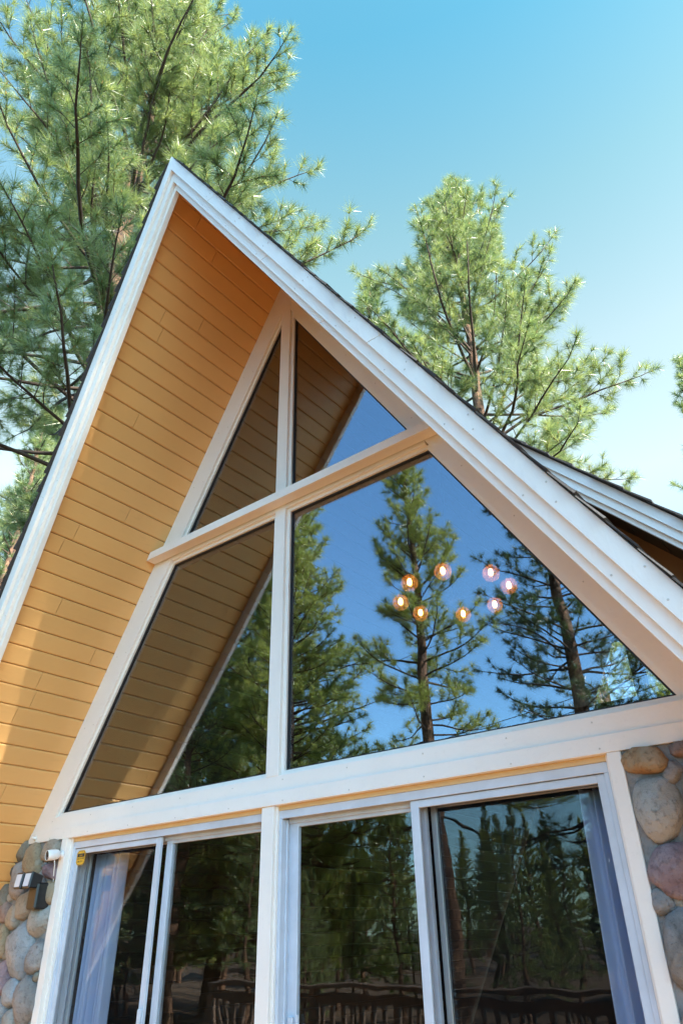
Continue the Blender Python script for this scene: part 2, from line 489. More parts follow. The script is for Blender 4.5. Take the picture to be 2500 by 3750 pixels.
rng = random.Random(4)
for s in (-1, 1):
    ph = math.atan(TL if s < 0 else TR)
    SMAX = (ZS + .35) / math.cos(ph)
    dmax = SMAX
    a = [slope_pt(s, .06, .021, yfront(ZS) + .02), slope_pt(s, dmax, .021, yfront(-.35) + .02), slope_pt(s, dmax, .021, .0), slope_pt(s, .06, .021, .0)]
    b = [slope_pt(s, .06, .034, yfront(ZS) + .02), slope_pt(s, dmax, .034, yfront(-.35) + .02), slope_pt(s, dmax, .034, .0), slope_pt(s, .06, .034, .0)]
    soff = MB().hexa(a + b).build('soffit', M['gap'], house)
    ceil_ = MB().hexa([slope_pt(s, .06, .021, .06), slope_pt(s, dmax, .021, .06), slope_pt(s, dmax, .021, HY), slope_pt(s, .06, .021, HY),
                       slope_pt(s, .06, .034, .06), slope_pt(s, dmax, .034, .06), slope_pt(s, dmax, .034, HY), slope_pt(s, .06, .034, HY)]).build('ceiling', M['gap'], house)
    first = (ZS - 6.313) / math.cos(ph)
    edges = [.004, first - PITCH] if first > PITCH + .02 else [.004]
    e = first
    while e < dmax: edges.append(e); e += PITCH
    for k in range(len(edges) - 1):
        s0, s1 = edges[k] + .0018, edges[k + 1] - .0018
        zz = ZS - (s0 + s1) / 2 * math.cos(ph)
        ya, yb = yfront(zz) + .012, 0.03
        cuts = [ya]
        r = rng.random()
        if r < .62: cuts.append(ya + (yb - ya) * rng.uniform(.12, .88))
        cuts.append(yb)
        for j in range(len(cuts) - 1):
            board(s, s0, s1, cuts[j] + (.0015 if j else 0), cuts[j + 1] - (.0015 if j < len(cuts) - 2 else 0), M['soffit'], soff)
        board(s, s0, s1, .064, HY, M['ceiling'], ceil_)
    # roof slab and shingle courses
    roof = MB().hexa([slope_pt(s, -.02, .036, yfront(ZS) - .02), slope_pt(s, dmax, .036, yfront(-.35) - .02), slope_pt(s, dmax, .036, HY + .9), slope_pt(s, -.02, .036, HY + .9),
                      slope_pt(s, -.05, .062, yfront(ZS) - .02), slope_pt(s, dmax, .062, yfront(-.35) - .02), slope_pt(s, dmax, .062, HY + .9), slope_pt(s, -.05, .062, HY + .9)]).build('roof', M['gap'], house)
    EXP = .145
    nC = int(dmax / EXP) + 1
    for k in range(nC):
        a0, a1 = k * EXP - .05, (k + 1) * EXP + .045
        zz = ZS - a0 * math.cos(ph)
        yf = yfront(zz) - .056 - rng.uniform(0, .010)
        lo0, lo1 = .0635, .069 + rng.uniform(0, .003)
        th = .006 + rng.uniform(0, .005)
        MB().hexa([slope_pt(s, a0, lo0, yf), slope_pt(s, a1, lo1, yf - rng.uniform(-.006, .006)), slope_pt(s, a1, lo1, HY + 1), slope_pt(s, a0, lo0, HY + 1),
                   slope_pt(s, a0, lo0 + .005, yf), slope_pt(s, a1, lo1 + th, yf - rng.uniform(-.006, .006)), slope_pt(s, a1, lo1 + th, HY + 1), slope_pt(s, a0, lo0 + .005, HY + 1)]).build('shingle', M['shingle'], roof)

# --- rake boards: three stepped layers on each side, in lengths
def rake_piece(s, zA0, zA1, dy0, dy1, z0, z1, top):
    """between heights z0 (low) and z1 (high or the ridge)"""
    P = []
    for zA in (zA0, zA1):
        for z in ((zA if top else z1), z0):
            x = rx(s, zA, z)
            y = yfront(z)
            P.append(((x, y + dy0, z), (x, y + dy1, z)))
    (a0, a1), (b0, b1), (c0, c1), (d0, d1) = P
    return MB().hexa([a0, b0, b1, a1, c0, d0, d1, c1]).build('rake_board', M['rake'], house, bevel=.0018)
for s in (-1, 1):
    for (zA0, zA1, dy0, dy1, cutz) in (
            (6.524, ZO, -.052, -.027, (5.85, 3.95) if s > 0 else (4.6, 2.75)),
            (6.418, ZO - .02, -.026, -.001, (5.0,) if s > 0 else (3.7,)),
            (ZI, ZO - .02, .0, .037, (4.3,) if s > 0 else (3.1,))):
        lv = [None] + list(cutz) + [-.3]
        for i in range(len(lv) - 1):
            top = lv[i] is None
            rake_piece(s, zA0, zA1, dy0, dy1, lv[i + 1] + (.0008 if i < len(lv) - 2 else 0), (None if top else lv[i] - .0008), top)

# --- gable trim (front face y = 0), glazing stops
ZT, ZG = ZS - .393, ZS - .474
ZB0, ZBM, ZB1 = 2.130, 2.203, 2.288      # belt: lower board, seam, top
ZC0, ZC1 = 4.106, 4.172                  # cross bar
WM = .0485
def slope_strip(name, s, zA_out, zA_in, y0, y1, zlow, m, parent):
    o = [(XA, zA_out), (rx(s, zA_out, zlow), zlow), (rx(s, zA_in, zlow), zlow), (XA, zA_in)]
    return MB().prism_y(o, y0, y1).build(name, m, parent)
for s in (-1, 1):
    slope_strip('gable_trim', s, ZS - .002, ZT, 0.0, .062, ZBM, M['trim'], house)
mull = MB().box((-WM, -.004, ZB1 - .001), (WM, .060, 6.30)).build('mullion', M['trim'], house, bevel=.002)
cbz = (ZC0 + ZC1) / 2
bar = MB().prism_y([(rx(-1, ZS - .02, ZC0), ZC0), (rx(1, ZS - .02, ZC0), ZC0), (rx(1, ZS - .02, ZC1), ZC1), (rx(-1, ZS - .02, ZC1), ZC1)], -.0915, -.0045).build('cross_bar', M['trim'], house, bevel=.002)
MB().box((rx(-1, ZT, 4.14) - .02, .001, ZC0 - .028), (-WM - .0005, .058, ZC1 + .02)).build('transom_rail', M['trim'], house)
MB().box((WM + .0005, .001, ZC0 - .028), (rx(1, ZT, 4.14) + .02, .058, ZC1 + .02)).build('transom_rail', M['trim'], house)
MB().prism_y([(rx(-1, ZS, ZBM), ZBM + .0005), (rx(1, ZS, ZBM), ZBM + .0005), (rx(1, ZS, ZB1), ZB1), (rx(-1, ZS, ZB1), ZB1)], -.001, .10).build('belt_beam', M['trim'], house, bevel=.0015)
MB().prism_y([(rx(-1, ZS - .015, ZB0), ZB0), (rx(1, ZS - .015, ZB0), ZB0), (rx(1, ZS - .015, ZBM), ZBM), (rx(-1, ZS - .015, ZBM), ZBM)], -.009, .10).build('belt_board', M['trim'], house, bevel=.0015)
MB().lathe([(.016, 0), (.018, .006), (.009, .010), (.010, .03), (.004, .034)], (-2.39, -.009, 2.165), (0, -1, 0), 10).build('knob', M['trim'], house, True)

def poly_offset(poly, d):
    """inset a convex polygon (counter-clockwise in x,z) by d"""
    n = len(poly); out = []
    for i in range(n):
        p0, p1, p2 = Vector(poly[i - 1]), Vector(poly[i]), Vector(poly[(i + 1) % n])
        e1 = (p1 - p0).normalized(); e2 = (p2 - p1).normalized()
        n1 = Vector((-e1.y, e1.x)); n2 = Vector((-e2.y, e2.x))
        a = p1 + n1 * d; b = p1 + n2 * d
        den = e1.x * e2.y - e1.y * e2.x
        t = ((b - a).x * e2.y - (b - a).y * e2.x) / den
        out.append(tuple(a + e1 * t))
    return out
def ring(mb, outer, inner, y0, y1):
    n = len(outer)
    for i in range(n):
        j = (i + 1) % n
        mb.hexa([(outer[i][0], y0, outer[i][1]), (outer[j][0], y0, outer[j][1]), (inner[j][0], y0, inner[j][1]), (inner[i][0], y0, inner[i][1]),
                 (outer[i][0], y1, outer[i][1]), (outer[j][0], y1, outer[j][1]), (inner[j][0], y1, inner[j][1]), (inner[i][0], y1, inner[i][1])])
    return mb
up0, lo1 = ZC1 + .02, ZC0 - .028
UL = [(rx(-1, ZT, up0), up0), (-WM, up0), (-WM, ZT - (WM + XA) / TL)]
UR = [(WM, up0), (rx(1, ZT, up0), up0), (WM, ZT - (WM - XA) / TR)]
LL = [(rx(-1, ZT, ZB1), ZB1), (-WM, ZB1), (-WM, lo1), (rx(-1, ZT, lo1), lo1)]
LR = [(WM, ZB1), (rx(1, ZT, ZB1), ZB1), (rx(1, ZT, lo1), lo1), (WM, lo1)]
for nm, poly in (('ul', UL), ('ur', UR), ('ll', LL), ('lr', LR)):
    inn = poly_offset(poly, .026); inn2 = poly_offset(poly, .036); out = poly_offset(poly, -.001)
    w = ring(MB(), out, inn, .022, .058).build('window', M['trim'], house)
    ring(MB(), poly_offset(poly, .0262), inn2, .036, .06).build('gasket', M['gasket'], w)
    MB().prism_y(poly_offset(poly, .028), .046, .053).build('pane', M['pane'], w)

# --- painted-over nail heads
nail = bpy.data.meshes.new('nail')
_b = MB().lathe([(.0042, 0), (.0042, .0012), (.002, .0018)], (0, 0, 0), (0, -1, 0), 8)
nail.from_pydata(_b.V, [], _b.F); nail.materials.append(M['head_nail'])
def put_nail(x, y, z):
    o = bpy.data.objects.new('nail', nail); COL.objects.link(o); o.parent = house; o.location = (x, y, z)
rn = random.Random(21)
for s in (-1, 1):
    for zA, dy in ((6.57, -.052), (6.63, -.052), (6.45, -.026)):
        z = 5.9
        while z > 1.6:
            put_nail(rx(s, zA, z), yfront(z) + dy, z); z -= .42 + rn.uniform(-.05, .05)
    z = 5.6
    while z > 2.5:
        put_nail(rx(s, ZS - .12, z), 0.0, z); put_nail(rx(s, ZT + .09, z + .01), 0.0, z + .01); z -= .46 + rn.uniform(-.06, .06)
x = -2.2
while x < 2.3:
    put_nail(x, -.009, 2.15 + rn.uniform(-.004, .004)); put_nail(x + rn.uniform(-.02, .02), -.001, 2.262); x += .43 + rn.uniform(-.05, .05)
# --- door posts and jambs
MB().box((-.076, .0005, -.01), (.016, .12, ZB0 - .0005)).build('door_post', M['trim'], house, bevel=.002)
MB().box((.0165, .022, -.01), (.030, .12, ZB0 - .0005)).build('door_stop', M['trim'], house)
MB().box((-2.030, -.012, -.01), (-1.962, .12, ZB0 - .001)).build('door_jamb', M['trim'], house, bevel=.002)
MB().box((-1.9615, .02, -.01), (-1.944, .12, ZB0 - .001)).build('door_stop', M['trim'], house)
MB().box((1.913, -.006, -.01), (1.972, .12, ZB0 - .001)).build('door_jamb', M['trim'], house, bevel=.002)
MB().box((1.895, .03, -.01), (1.9125, .12, ZB0 - .001)).build('door_stop', M['trim'], house)

# --- sliding doors
M['head'] = paint('bounce_tinted_head_trim', (0.66, 0.46, 0.22), 0.42, 0.04)  # warm bounce light in the head recess is put into this yellow-tan
MB().box((-1.9438, .03, 2.1045), (-.0765, .10, 2.1295)).build('head_trim', M['head'], house)
MB().box((.0305, .03, 2.1045), (1.8945, .10, 2.1295)).build('head_trim', M['head'], house)
def frame_rect(x0, x1, z0, z1, w, wt, y0, y1, name, m, parent, bevel=.0015):
    mb = MB()
    mb.box((x0, y0, z0), (x0 + w, y1, z1)); mb.box((x1 - w, y0, z0), (x1, y1, z1))
    mb.box((x0 + w, y0, z1 - wt), (x1 - w, y1, z1)); mb.box((x0 + w, y0, z0), (x1 - w, y1, z0 + .09))
    return mb.build(name, m, parent, bevel=bevel)
def sliding_door(x0, x1, mirror):
    """outer frame with tracks, one screened leaf and one glass leaf on the inner track"""
    d = MB()
    d.box((x0, .034, 2.062), (x1, .040, 2.104)); d.box((x0, .040, 2.088), (x1, .165, 2.104))
    d.box((x0, .034, 0), (x0 + .020, .165, 2.0615)); d.box((x1 - .020, .034, 0), (x1, .165, 2.0615))
    d.box((x0, .034, -.008), (x1, .165, .028))
    for yy in (.088, .128):
        d.box((x0 + .021, yy, 2.040), (x1 - .021, yy + .004, 2.087))
    for yy in (.070, .100, .134):
        d.box((x0 + .0205, yy, .03), (x0 + .030, yy + .006, 2.06)); d.box((x1 - .030, yy, .03), (x1 - .0205, yy + .006, 2.06))
    door = d.build('sliding_door', M['alu'], house, bevel=.0015)
    xm = (x0 + x1) / 2
    if mirror:   # screened leaf on the left
        a0, a1, b0, b1 = x0 + .010, -.998, -1.00, x1 - .006
    else:
        a0, a1, b0, b1 = .894, x1 - .012, x0 + .030, .946
    # screen leaf at the front
    frame_rect(a0, a1, .035, 2.060, .046, .034, .046, .066, 'screen_frame', M['alu'], door)
    MB().box((a0 + .046, .0555, .12), (a1 - .046, .0562, 2.027)).build('screen', M['screen'], door)
    # fixed glass behind the screen
    f0, f1 = (a0 + .03, a1 + .03) if mirror else (a0 + .055, a1 + .02)
    frame_rect(f0, f1, .035, 2.052, .030, .022, .140, .160, 'panel_frame', M['alu_mill'], door)
    MB().box((f0 + .03, .146, .12), (f1 - .03, .151, 2.031)).build('pane', M['door_glass'], door)
    # sliding glass leaf
    frame_rect(b0, b1, .035, 2.052, .055, .030, .098, .122, 'panel_frame', M['alu'], door)
    MB().box((b0 + .055, .107, .12), (b1 - .055, .112, 2.023)).build('pane', M['door_glass'], door)
    hx = (a1 - .036) if mirror else (b0 + .012)
    hy = .030 if mirror else .080
    MB().box((hx, hy, .98), (hx + .030, hy + .017, 1.165)).build('handle', M['alu'], door, bevel=.003)
    if not mirror:
        MB().box((b0 + .058, .085, 1.02), (b0 + .075, .097, 1.175)).build('handle', M['alu'], door, bevel=.002)
    return door
sliding_door(-1.942, -.078, True)
sliding_door(.031, 1.893, False)

# --- stone walls with river stones
STONES_L = [(-2.533, 2.09, .068, .07, 2.4, 'olive'), (-2.346, 2.000, .082, .135, 41.5, 'tan'), (-2.138, 2.062, .100, .066, 4.1, 'buff'), (-2.12, 1.931, .085, .048, -10.8, 'purple'), (-2.665, 1.998, .087, .087, -40.3, 'dark'), (-2.485, 1.902, .105, .125, -2.3, 'grey'), (-2.701, 1.80, .085, .085, -8, 'olive'), (-2.339, 1.726, .088, .085, 9.8, 'buff'), (-2.085, 1.795, .055, .074, 3.8, 'tan'), (-2.621, 1.70, .07, .063, -24.5, 'rust'), (-2.483, 1.667, .066, .072, -9.2, 'buff'), (-2.135, 1.638, .098, .100, 4.3, 'pale'), (-2.309, 1.464, .14, .155, 16.1, 'blue'), (-2.100, 1.421, .068, .095, 4.1, 'mott'), (-2.571, 1.515, .075, .099, 13.8, 'tan'), (-2.464, 1.301, .084, .09, 2.1, 'purple'), (-2.315, 1.216, .078, .075, 12.4, 'blue'), (-2.135, 1.186, .095, .13, 9, 'grey'), (-2.425, 1.121, .074, .075, 23.9, 'blue'), (-2.273, 1.075, .085, .056, 12.3, 'pale'), (-2.926, 1.86, .115, .10, 4.8, 'buff'), (-2.803, 1.663, .105, .09, 4.1, 'grey'), (-2.712, 1.435, .10, .11, 14.9, 'blue'), (-2.6, 1.23, .08, .085, 14.4, 'pale'), (-2.55, 1.07, .075, .065, 24.7, 'tan')]
STONES_R = [(2.066, 2.080, .080, .047, -6, 'rustbuff'), (2.072, 1.899, .088, .105, -14.1, 'pale'), (2.085, 1.688, .085, .088, -19.5, 'purple'), (2.215, 2.098, .052, .030, -5, 'rust'), (2.27, 1.965, .08, .09, -5.7, 'buff'), (2.265, 1.775, .08, .085, -15.7, 'grey'), (2.072, 1.440, .080, .125, -4, 'mott'), (2.235, 1.55, .065, .119, -10.4, 'pale'), (2.075, 1.19, .085, .10, -15.3, 'grey'), (2.22, 1.30, .06, .095, -15.9, 'blue'), (2.43, 1.90, .07, .10, 0, 'tan'), (2.42, 1.66, .08, .11, 10, 'olive'), (2.40, 1.40, .09, .11, 0, 'grey')]
rs = random.Random(9)
for s, lst in ((-1, STONES_L), (1, STONES_R)):
    xj = -2.0305 if s < 0 else 1.9725
    zt = ZB0 - .0005
    poly = [(xj, -.3), (xj, zt), (rx(s, ZS - .004, zt), zt), (rx(s, ZS - .004, -.3), -.3)]
    wall = MB().prism_y(poly, .004, .20).build('stone_wall', M['mortar'], house)
    extra = []
    z = .95
    while z > -.1:
        x = abs(xj) + .12
        while x < abs(rx(s, ZS, z)) - .12:
            extra.append((s * (x + rs.uniform(-.02, .02)), z + rs.uniform(-.03, .03), rs.uniform(.085, .11), rs.uniform(.09, .12), rs.uniform(-40, 40), rs.choice(list(ST))))
            x += .235
        z -= .235
    placed = [(a_[0], a_[1], (a_[2] + a_[3]) * .52) for a_ in lst + extra]
    for _ in range(900):
        z = rs.uniform(.9, 2.09); xa_ = rs.uniform(abs(xj) + .03, abs(rx(s, ZS, z)) - .05); r_ = rs.uniform(.022, .050)
        if all(math.hypot(s * xa_ - px, z - pz) > pr + r_ * .75 for px, pz, pr in placed):
            placed.append((s * xa_, z, r_))
            extra.append((s * xa_, z, r_ * rs.uniform(.85, 1.15), r_ * rs.uniform(.85, 1.2), rs.uniform(-60, 60), rs.choice(['olive', 'grey', 'mott', 'dark', 'pale', 'buff'])))
    for (cx, cz, hw, hl, ang, colr) in lst + extra:
        hw *= 1.12; hl *= 1.12
        bm = bmesh.new()
        bmesh.ops.create_icosphere(bm, subdivisions=3, radius=1.0)
        sd = rs.uniform(0, 100)
        a = math.radians(ang)
        dep = min(.085, .55 * (hw + hl) * .5 + .02)
        ex = rs.uniform(.82, .95)
        for v in bm.verts:
            p = v.co.copy()
            q = Vector([math.copysign(abs(c) ** ex, c) for c in p])
            nz = noise.noise(p * 1.1 + Vector((sd, 0, 0))) * .26 + noise.noise(p * 3.1 + Vector((0, sd, 0))) * .07 + noise.noise(p * 7.5 + Vector((0, sd, sd))) * .03
            q *= (1 + nz)
            u, w, d_ = q.x * hw, q.z * hl, q.y * dep
            x = u * math.cos(a) - w * math.sin(a)
            z = u * math.sin(a) + w * math.cos(a)
            v.co = (cx + x, .012 + d_, cz + z)
        me = bpy.data.meshes.new('stone'); bm.to_mesh(me); bm.free()
        link('stone', me, ST[colr], wall, True)

# --- right wing: lower roof that leaves the main slope
WZ, WX, WT = 3.975, 1.771, 1.11
def wz(x, off=0): return WZ - WT * (x - WX) - off
wing = MB().hexa([(1.45, .47, wz(1.45, .03)), (4.6, .47, wz(4.6, .03)), (4.6, 6.5, wz(4.6, .03)), (1.45, 6.5, wz(1.45, .03)),
                  (1.45, .47, wz(1.45)), (4.6, .47, wz(4.6)), (4.6, 6.5, wz(4.6)), (1.45, 6.5, wz(1.45))]).build('wing_roof', M['gap'], house)
for k in range(26):
    x0 = 1.42 + k * .12; x1 = x0 + .15
    yf = .42 - rng.uniform(0, .02); th = .012 + rng.uniform(0, .006)
    MB().hexa([(x0, yf, wz(x0) + .003), (x1, yf, wz(x1) + .012), (x1, 6.5, wz(x1) + .012), (x0, 6.5, wz(x0) + .003),
               (x0, yf, wz(x0) + .010), (x1, yf, wz(x1) + .012 + th), (x1, 6.5, wz(x1) + .012 + th), (x0, 6.5, wz(x0) + .010)]).build('shingle', M['shingle'], wing)
for (o0, o1, y0, y1) in ((.0, .085, .450, .468), (.02, .150, .4685, .490), (.02, .190, .4905, .515)):
    MB().hexa([(1.40, y0, wz(1.40, o1)), (4.6, y0, wz(4.6, o1)), (4.6, y1, wz(4.6, o1)), (1.40, y1, wz(1.40, o1)),
               (1.40, y0, wz(1.40, o0)), (4.6, y0, wz(4.6, o0)), (4.6, y1, wz(4.6, o0)), (1.40, y1, wz(1.40, o0))]).build('rake_board', M['rake'], wing, bevel=.0015)
for k in range(18):
    x0 = 1.76 + k * .155; x1 = x0 + .15
    MB().hexa([(x0, .516, wz(x0, .145)), (x1, .516, wz(x1, .145)), (x1, .99, wz(x1, .145)), (x0, .99, wz(x0, .145)),
               (x0, .516, wz(x0, .125)), (x1, .516, wz(x1, .125)), (x1, .99, wz(x1, .125)), (x0, .99, wz(x0, .125))]).build('board', M['wing_soffit'], wing)
MB().prism_y([(4.30, -.4), (4.4, -.4), (4.4, wz(4.4, .13)), (1.60, wz(1.60, .13))], .93, 6.4).build('wing_wall', M['wing_wall'], house)

# --- interior: floor, rear gable with window, loft, brace
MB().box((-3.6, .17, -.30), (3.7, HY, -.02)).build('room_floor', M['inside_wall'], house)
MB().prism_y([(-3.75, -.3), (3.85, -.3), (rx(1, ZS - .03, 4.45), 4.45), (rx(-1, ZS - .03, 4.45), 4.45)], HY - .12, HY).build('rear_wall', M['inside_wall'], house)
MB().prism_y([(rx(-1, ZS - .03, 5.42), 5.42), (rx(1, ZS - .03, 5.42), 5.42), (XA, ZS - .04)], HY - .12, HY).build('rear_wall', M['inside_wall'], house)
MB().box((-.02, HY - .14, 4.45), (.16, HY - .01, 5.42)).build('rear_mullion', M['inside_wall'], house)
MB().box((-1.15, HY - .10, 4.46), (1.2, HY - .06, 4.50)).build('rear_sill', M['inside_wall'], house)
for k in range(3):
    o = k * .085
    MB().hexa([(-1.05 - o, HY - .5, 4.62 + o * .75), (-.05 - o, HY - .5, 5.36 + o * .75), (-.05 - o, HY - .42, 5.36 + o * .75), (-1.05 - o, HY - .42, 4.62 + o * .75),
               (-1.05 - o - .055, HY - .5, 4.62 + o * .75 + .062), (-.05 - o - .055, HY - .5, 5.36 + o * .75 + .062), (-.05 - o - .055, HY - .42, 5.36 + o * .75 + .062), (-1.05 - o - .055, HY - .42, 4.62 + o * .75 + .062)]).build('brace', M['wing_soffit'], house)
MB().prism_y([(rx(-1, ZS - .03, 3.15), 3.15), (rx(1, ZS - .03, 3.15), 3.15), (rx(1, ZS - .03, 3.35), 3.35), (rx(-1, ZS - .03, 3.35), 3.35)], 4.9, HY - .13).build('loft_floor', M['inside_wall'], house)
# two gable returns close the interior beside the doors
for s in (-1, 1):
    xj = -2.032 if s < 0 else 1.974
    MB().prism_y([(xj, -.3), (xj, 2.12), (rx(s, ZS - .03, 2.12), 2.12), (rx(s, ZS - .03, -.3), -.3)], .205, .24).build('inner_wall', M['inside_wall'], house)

# ------------------------------------------------------------------ things on and in the house
# curtains
def curtain(x0t, x1t, x0b, x1b, y, folds, amp, label, sd):
    V = []; F = []; nx, nz = 90, 14
    rr = random.Random(sd)
    ph = [rr.uniform(0, 6.28) for _ in range(4)]
    for j in range(nz + 1):
        v = j / nz; z = 2.03 - v * 1.98
        for i in range(nx + 1):
            u = i / nx
            x = (x0t + (x1t - x0t) * u) * (1 - v) + (x0b + (x1b - x0b) * u) * v
            yy = y + amp * (math.sin(u * folds * 6.283 + ph[0] + .4 * math.sin(v * 3)) + .45 * math.sin(u * folds * 11.1 + ph[1]) + .3 * math.sin(u * folds * 2.7 + ph[2] + v))
            V.append((x, yy, z))
    for j in range(nz):
        for i in range(nx):
            F.append((j * (nx + 1) + i, j * (nx + 1) + i + 1, (j + 1) * (nx + 1) + i + 1, (j + 1) * (nx + 1) + i))
    o = pymesh('curtain', V, F, M['curtain'], None, True)
    md = o.modifiers.new('cloth', 'SOLIDIFY'); md.thickness = .002
    tag(o, label, 'curtain', 'sheer curtains behind the sliding doors')
curtain(-1.90, -1.60, -1.92, -1.64, .225, 6, .030, 'gathered sheer curtain coloured skylight blue behind the left sliding door by the alarm sticker', 3)
curtain(1.70, 1.89, 1.66, 1.89, .205, 3.5, .024, 'narrow sheer curtain coloured skylight blue at the right edge of the right sliding door', 5)

# chandelier
ch = empty('chandelier', (.07, 2.29, 4.2))
tag(ch, 'ring chandelier of eight clear glass globes glowing behind the large right window', 'chandelier')
MB().lathe([(.010, -.10), (.010, 1.95)], (0, 0, 0), (0, 0, 1), 8).build('rod', M['gasket'], ch, True)
MB().lathe([(.02, -.12), (.045, -.10), (.05, -.04), (.02, -.02)], (0, 0, 0), (0, 0, 1), 14).build('hub', M['gasket'], ch, True)
for k in range(8):
    a = math.radians(22 + 45 * k + (3 if k % 2 else -2)); r = .51
    c = Vector((math.cos(a) * r, math.sin(a) * r, 0))
    MB().tube([(0, 0, -.06), tuple(c * .5 + Vector((0, 0, .045))), tuple(c + Vector((0, 0, .125)))], .0045, 6).build('arm', M['gasket'], ch, True)
    bm = bmesh.new(); bmesh.ops.create_uvsphere(bm, u_segments=28, v_segments=18, radius=.077)
    me = bpy.data.meshes.new('globe'); bm.to_mesh(me); bm.free()
    g = link('globe', me, M['globe'], ch, True); g.location = c
    MB().lathe([(.006, .0), (.017, .008), (.022, .028), (.016, .052), (.010, .062)], (0, 0, -.022), (0, 0, 1), 14).build('bulb', M['bulb'], g, True)
    MB().lathe([(.012, .04), (.014, .05), (.014, .125), (.004, .13)], (0, 0, 0), (0, 0, 1), 12).build('socket', M['gasket'], g, True)

# alarm sticker on the left door glass
def text_mesh(name, body, size, loc, m, parent):
    cu = bpy.data.curves.new(name, 'FONT'); cu.body = body; cu.size = size; cu.align_x = 'CENTER'; cu.align_y = 'CENTER'; cu.extrude = .0002
    tmp = bpy.data.objects.new('tmp', cu)
    COL.objects.link(tmp)
    dg = bpy.context.evaluated_depsgraph_get()
    me = bpy.data.meshes.new_from_object(tmp.evaluated_get(dg))
    bpy.data.objects.remove(tmp)
    o = link(name, me, m, parent)
    o.rotation_euler = (math.pi / 2, 0, 0); o.location = loc
    return o
M['sticker'] = plain('orange_sticker', (.75, .40, .02), .5)
M['ink'] = plain('black_ink', (.02, .02, .02), .6)
stk = empty('alarm_sticker', (-1.850, .0448, 2.000))
tag(stk, 'small yellow-orange octagonal alarm sticker at the top left of the left door', 'sticker')
ow, oh, oc = .050, .046, .018
octo = [(-ow + oc, -oh), (ow - oc, -oh), (ow, -oh + oc), (ow, oh - oc), (ow - oc, oh), (-ow + oc, oh), (-ow, oh - oc), (-ow, -oh + oc)]
MB().prism_y(octo, -.0006, 0).build('face', M['sticker'], stk)
ring(MB(), [(x * .94, z * .94) for x, z in octo], [(x * .90, z * .90) for x, z in octo], -.0012, -.0008).build('border', M['ink'], stk)
MB().box((-.040, -.0012, .004), (.040, -.0008, .026)).build('band', M['ink'], stk)
text_mesh('stars', '***', .030, (0, -.0018, .008), M['sticker'], stk)
text_mesh('lettering', 'LAKE ALARM', .0145, (0, -.0012, -.006), M['ink'], stk)
text_mesh('phone_number', '866-0711', .016, (0, -.0012, -.024), M['ink'], stk)

# security camera on the left jamb
sc_ = empty('security_camera', (-1.995, -.012, 2.028))
tag(sc_, 'white bullet security camera with black lens on the left door jamb', 'camera')
ax = Vector((-.16, -.97, -.14)).normalized()
MB().lathe([(.028, 0), (.028, .006), (.016, .014), (.012, .030)], (0, 0, 0), (0, -1, 0), 18).build('mount', M['white_plastic'], sc_, True)
c0 = Vector((0, -.022, 0))
MB().lathe([(.006, -.004), (.020, 0), (.030, .012), (.034, .030), (.0345, .060), (.033, .088), (.0315, .0885), (.031, .084)], c0, ax, 26).build('body', M['white_plastic'], sc_, True)
ln = MB().lathe([(.031, .0835), (.0305, .0855), (.0, .0856)], c0, ax, 26).build('lens_plate', M['black_plastic'], sc_, False)
MB().lathe([(.011, .0857), (.012, .0875), (.007, .0885), (.0, .0887)], c0, ax, 18).build('lens', M['gasket'], ln, True)
MB().lathe([(.0035, .0857), (.0035, .0868)], c0 + Vector((.008, 0, -.016)), ax, 8).build('sensor', M['lens_white'], ln, True)
MB().tube([tuple(c0 + ax * .03 + Vector((0, 0, -.03))), tuple(c0 + ax * .028 + Vector((-.005, .01, -.065))), tuple(c0 + ax * .02 + Vector((-.03, .02, -.11))), tuple(c0 + Vector((-.055, .02, -.15))), tuple(c0 + Vector((-.06, .025, -.175)))], .0035, 6).build('cable', M['white_plastic'], sc_, True)

# twin floodlight on the stone wall
fl = empty('floodlight', (-2.115, -.06, 1.78))
tag(fl, 'black twin-head floodlight mounted on the left stone wall under the camera', 'floodlight')
MB().box((-.055, -.055, -.085), (.055, .055, .075)).build('base', M['black_plastic'], fl, bevel=.01)
for (ox, oz, yaw) in ((-.098, .085, .06), (.010, .085, .10)):
    ca, sa = math.cos(yaw), math.sin(yaw)
    mw = Matrix.Translation((ox, -.075, oz)) @ Matrix.Rotation(yaw, 4, 'Z') @ Matrix.Rotation(-.12, 4, 'X')
    hd = MB().hexa([(-.040, .05, -.036), (.040, .05, -.036), (.034, .09, -.03), (-.034, .09, -.03), (-.040, .05, .036), (.040, .05, .036), (.034, .09, .03), (-.034, .09, .03)])
    hd.V = []; hd.F = []
    hd.hexa([(-.040, -.045, -.052), (.040, -.045, -.052), (.032, .055, -.040), (-.032, .055, -.040), (-.040, -.045, .052), (.040, -.045, .052), (.032, .055, .040), (-.032, .055, .040)])
    h = hd.build('lamp_head', M['black_plastic'], fl, bevel=.006); h.matrix_local = mw
    MB().prism_y([(-.025, -.040), (.025, -.040), (.029, -.034), (.029, .038), (-.029, .038), (-.029, -.034)], -.0485, -.046).build('lens', M['lens_white'], h)
MB().tube([(-.098, -.05, .085), (-.03, -.02, .10), (.015, -.05, .085)], .012, 8).build('arm', M['black_plastic'], fl, True)

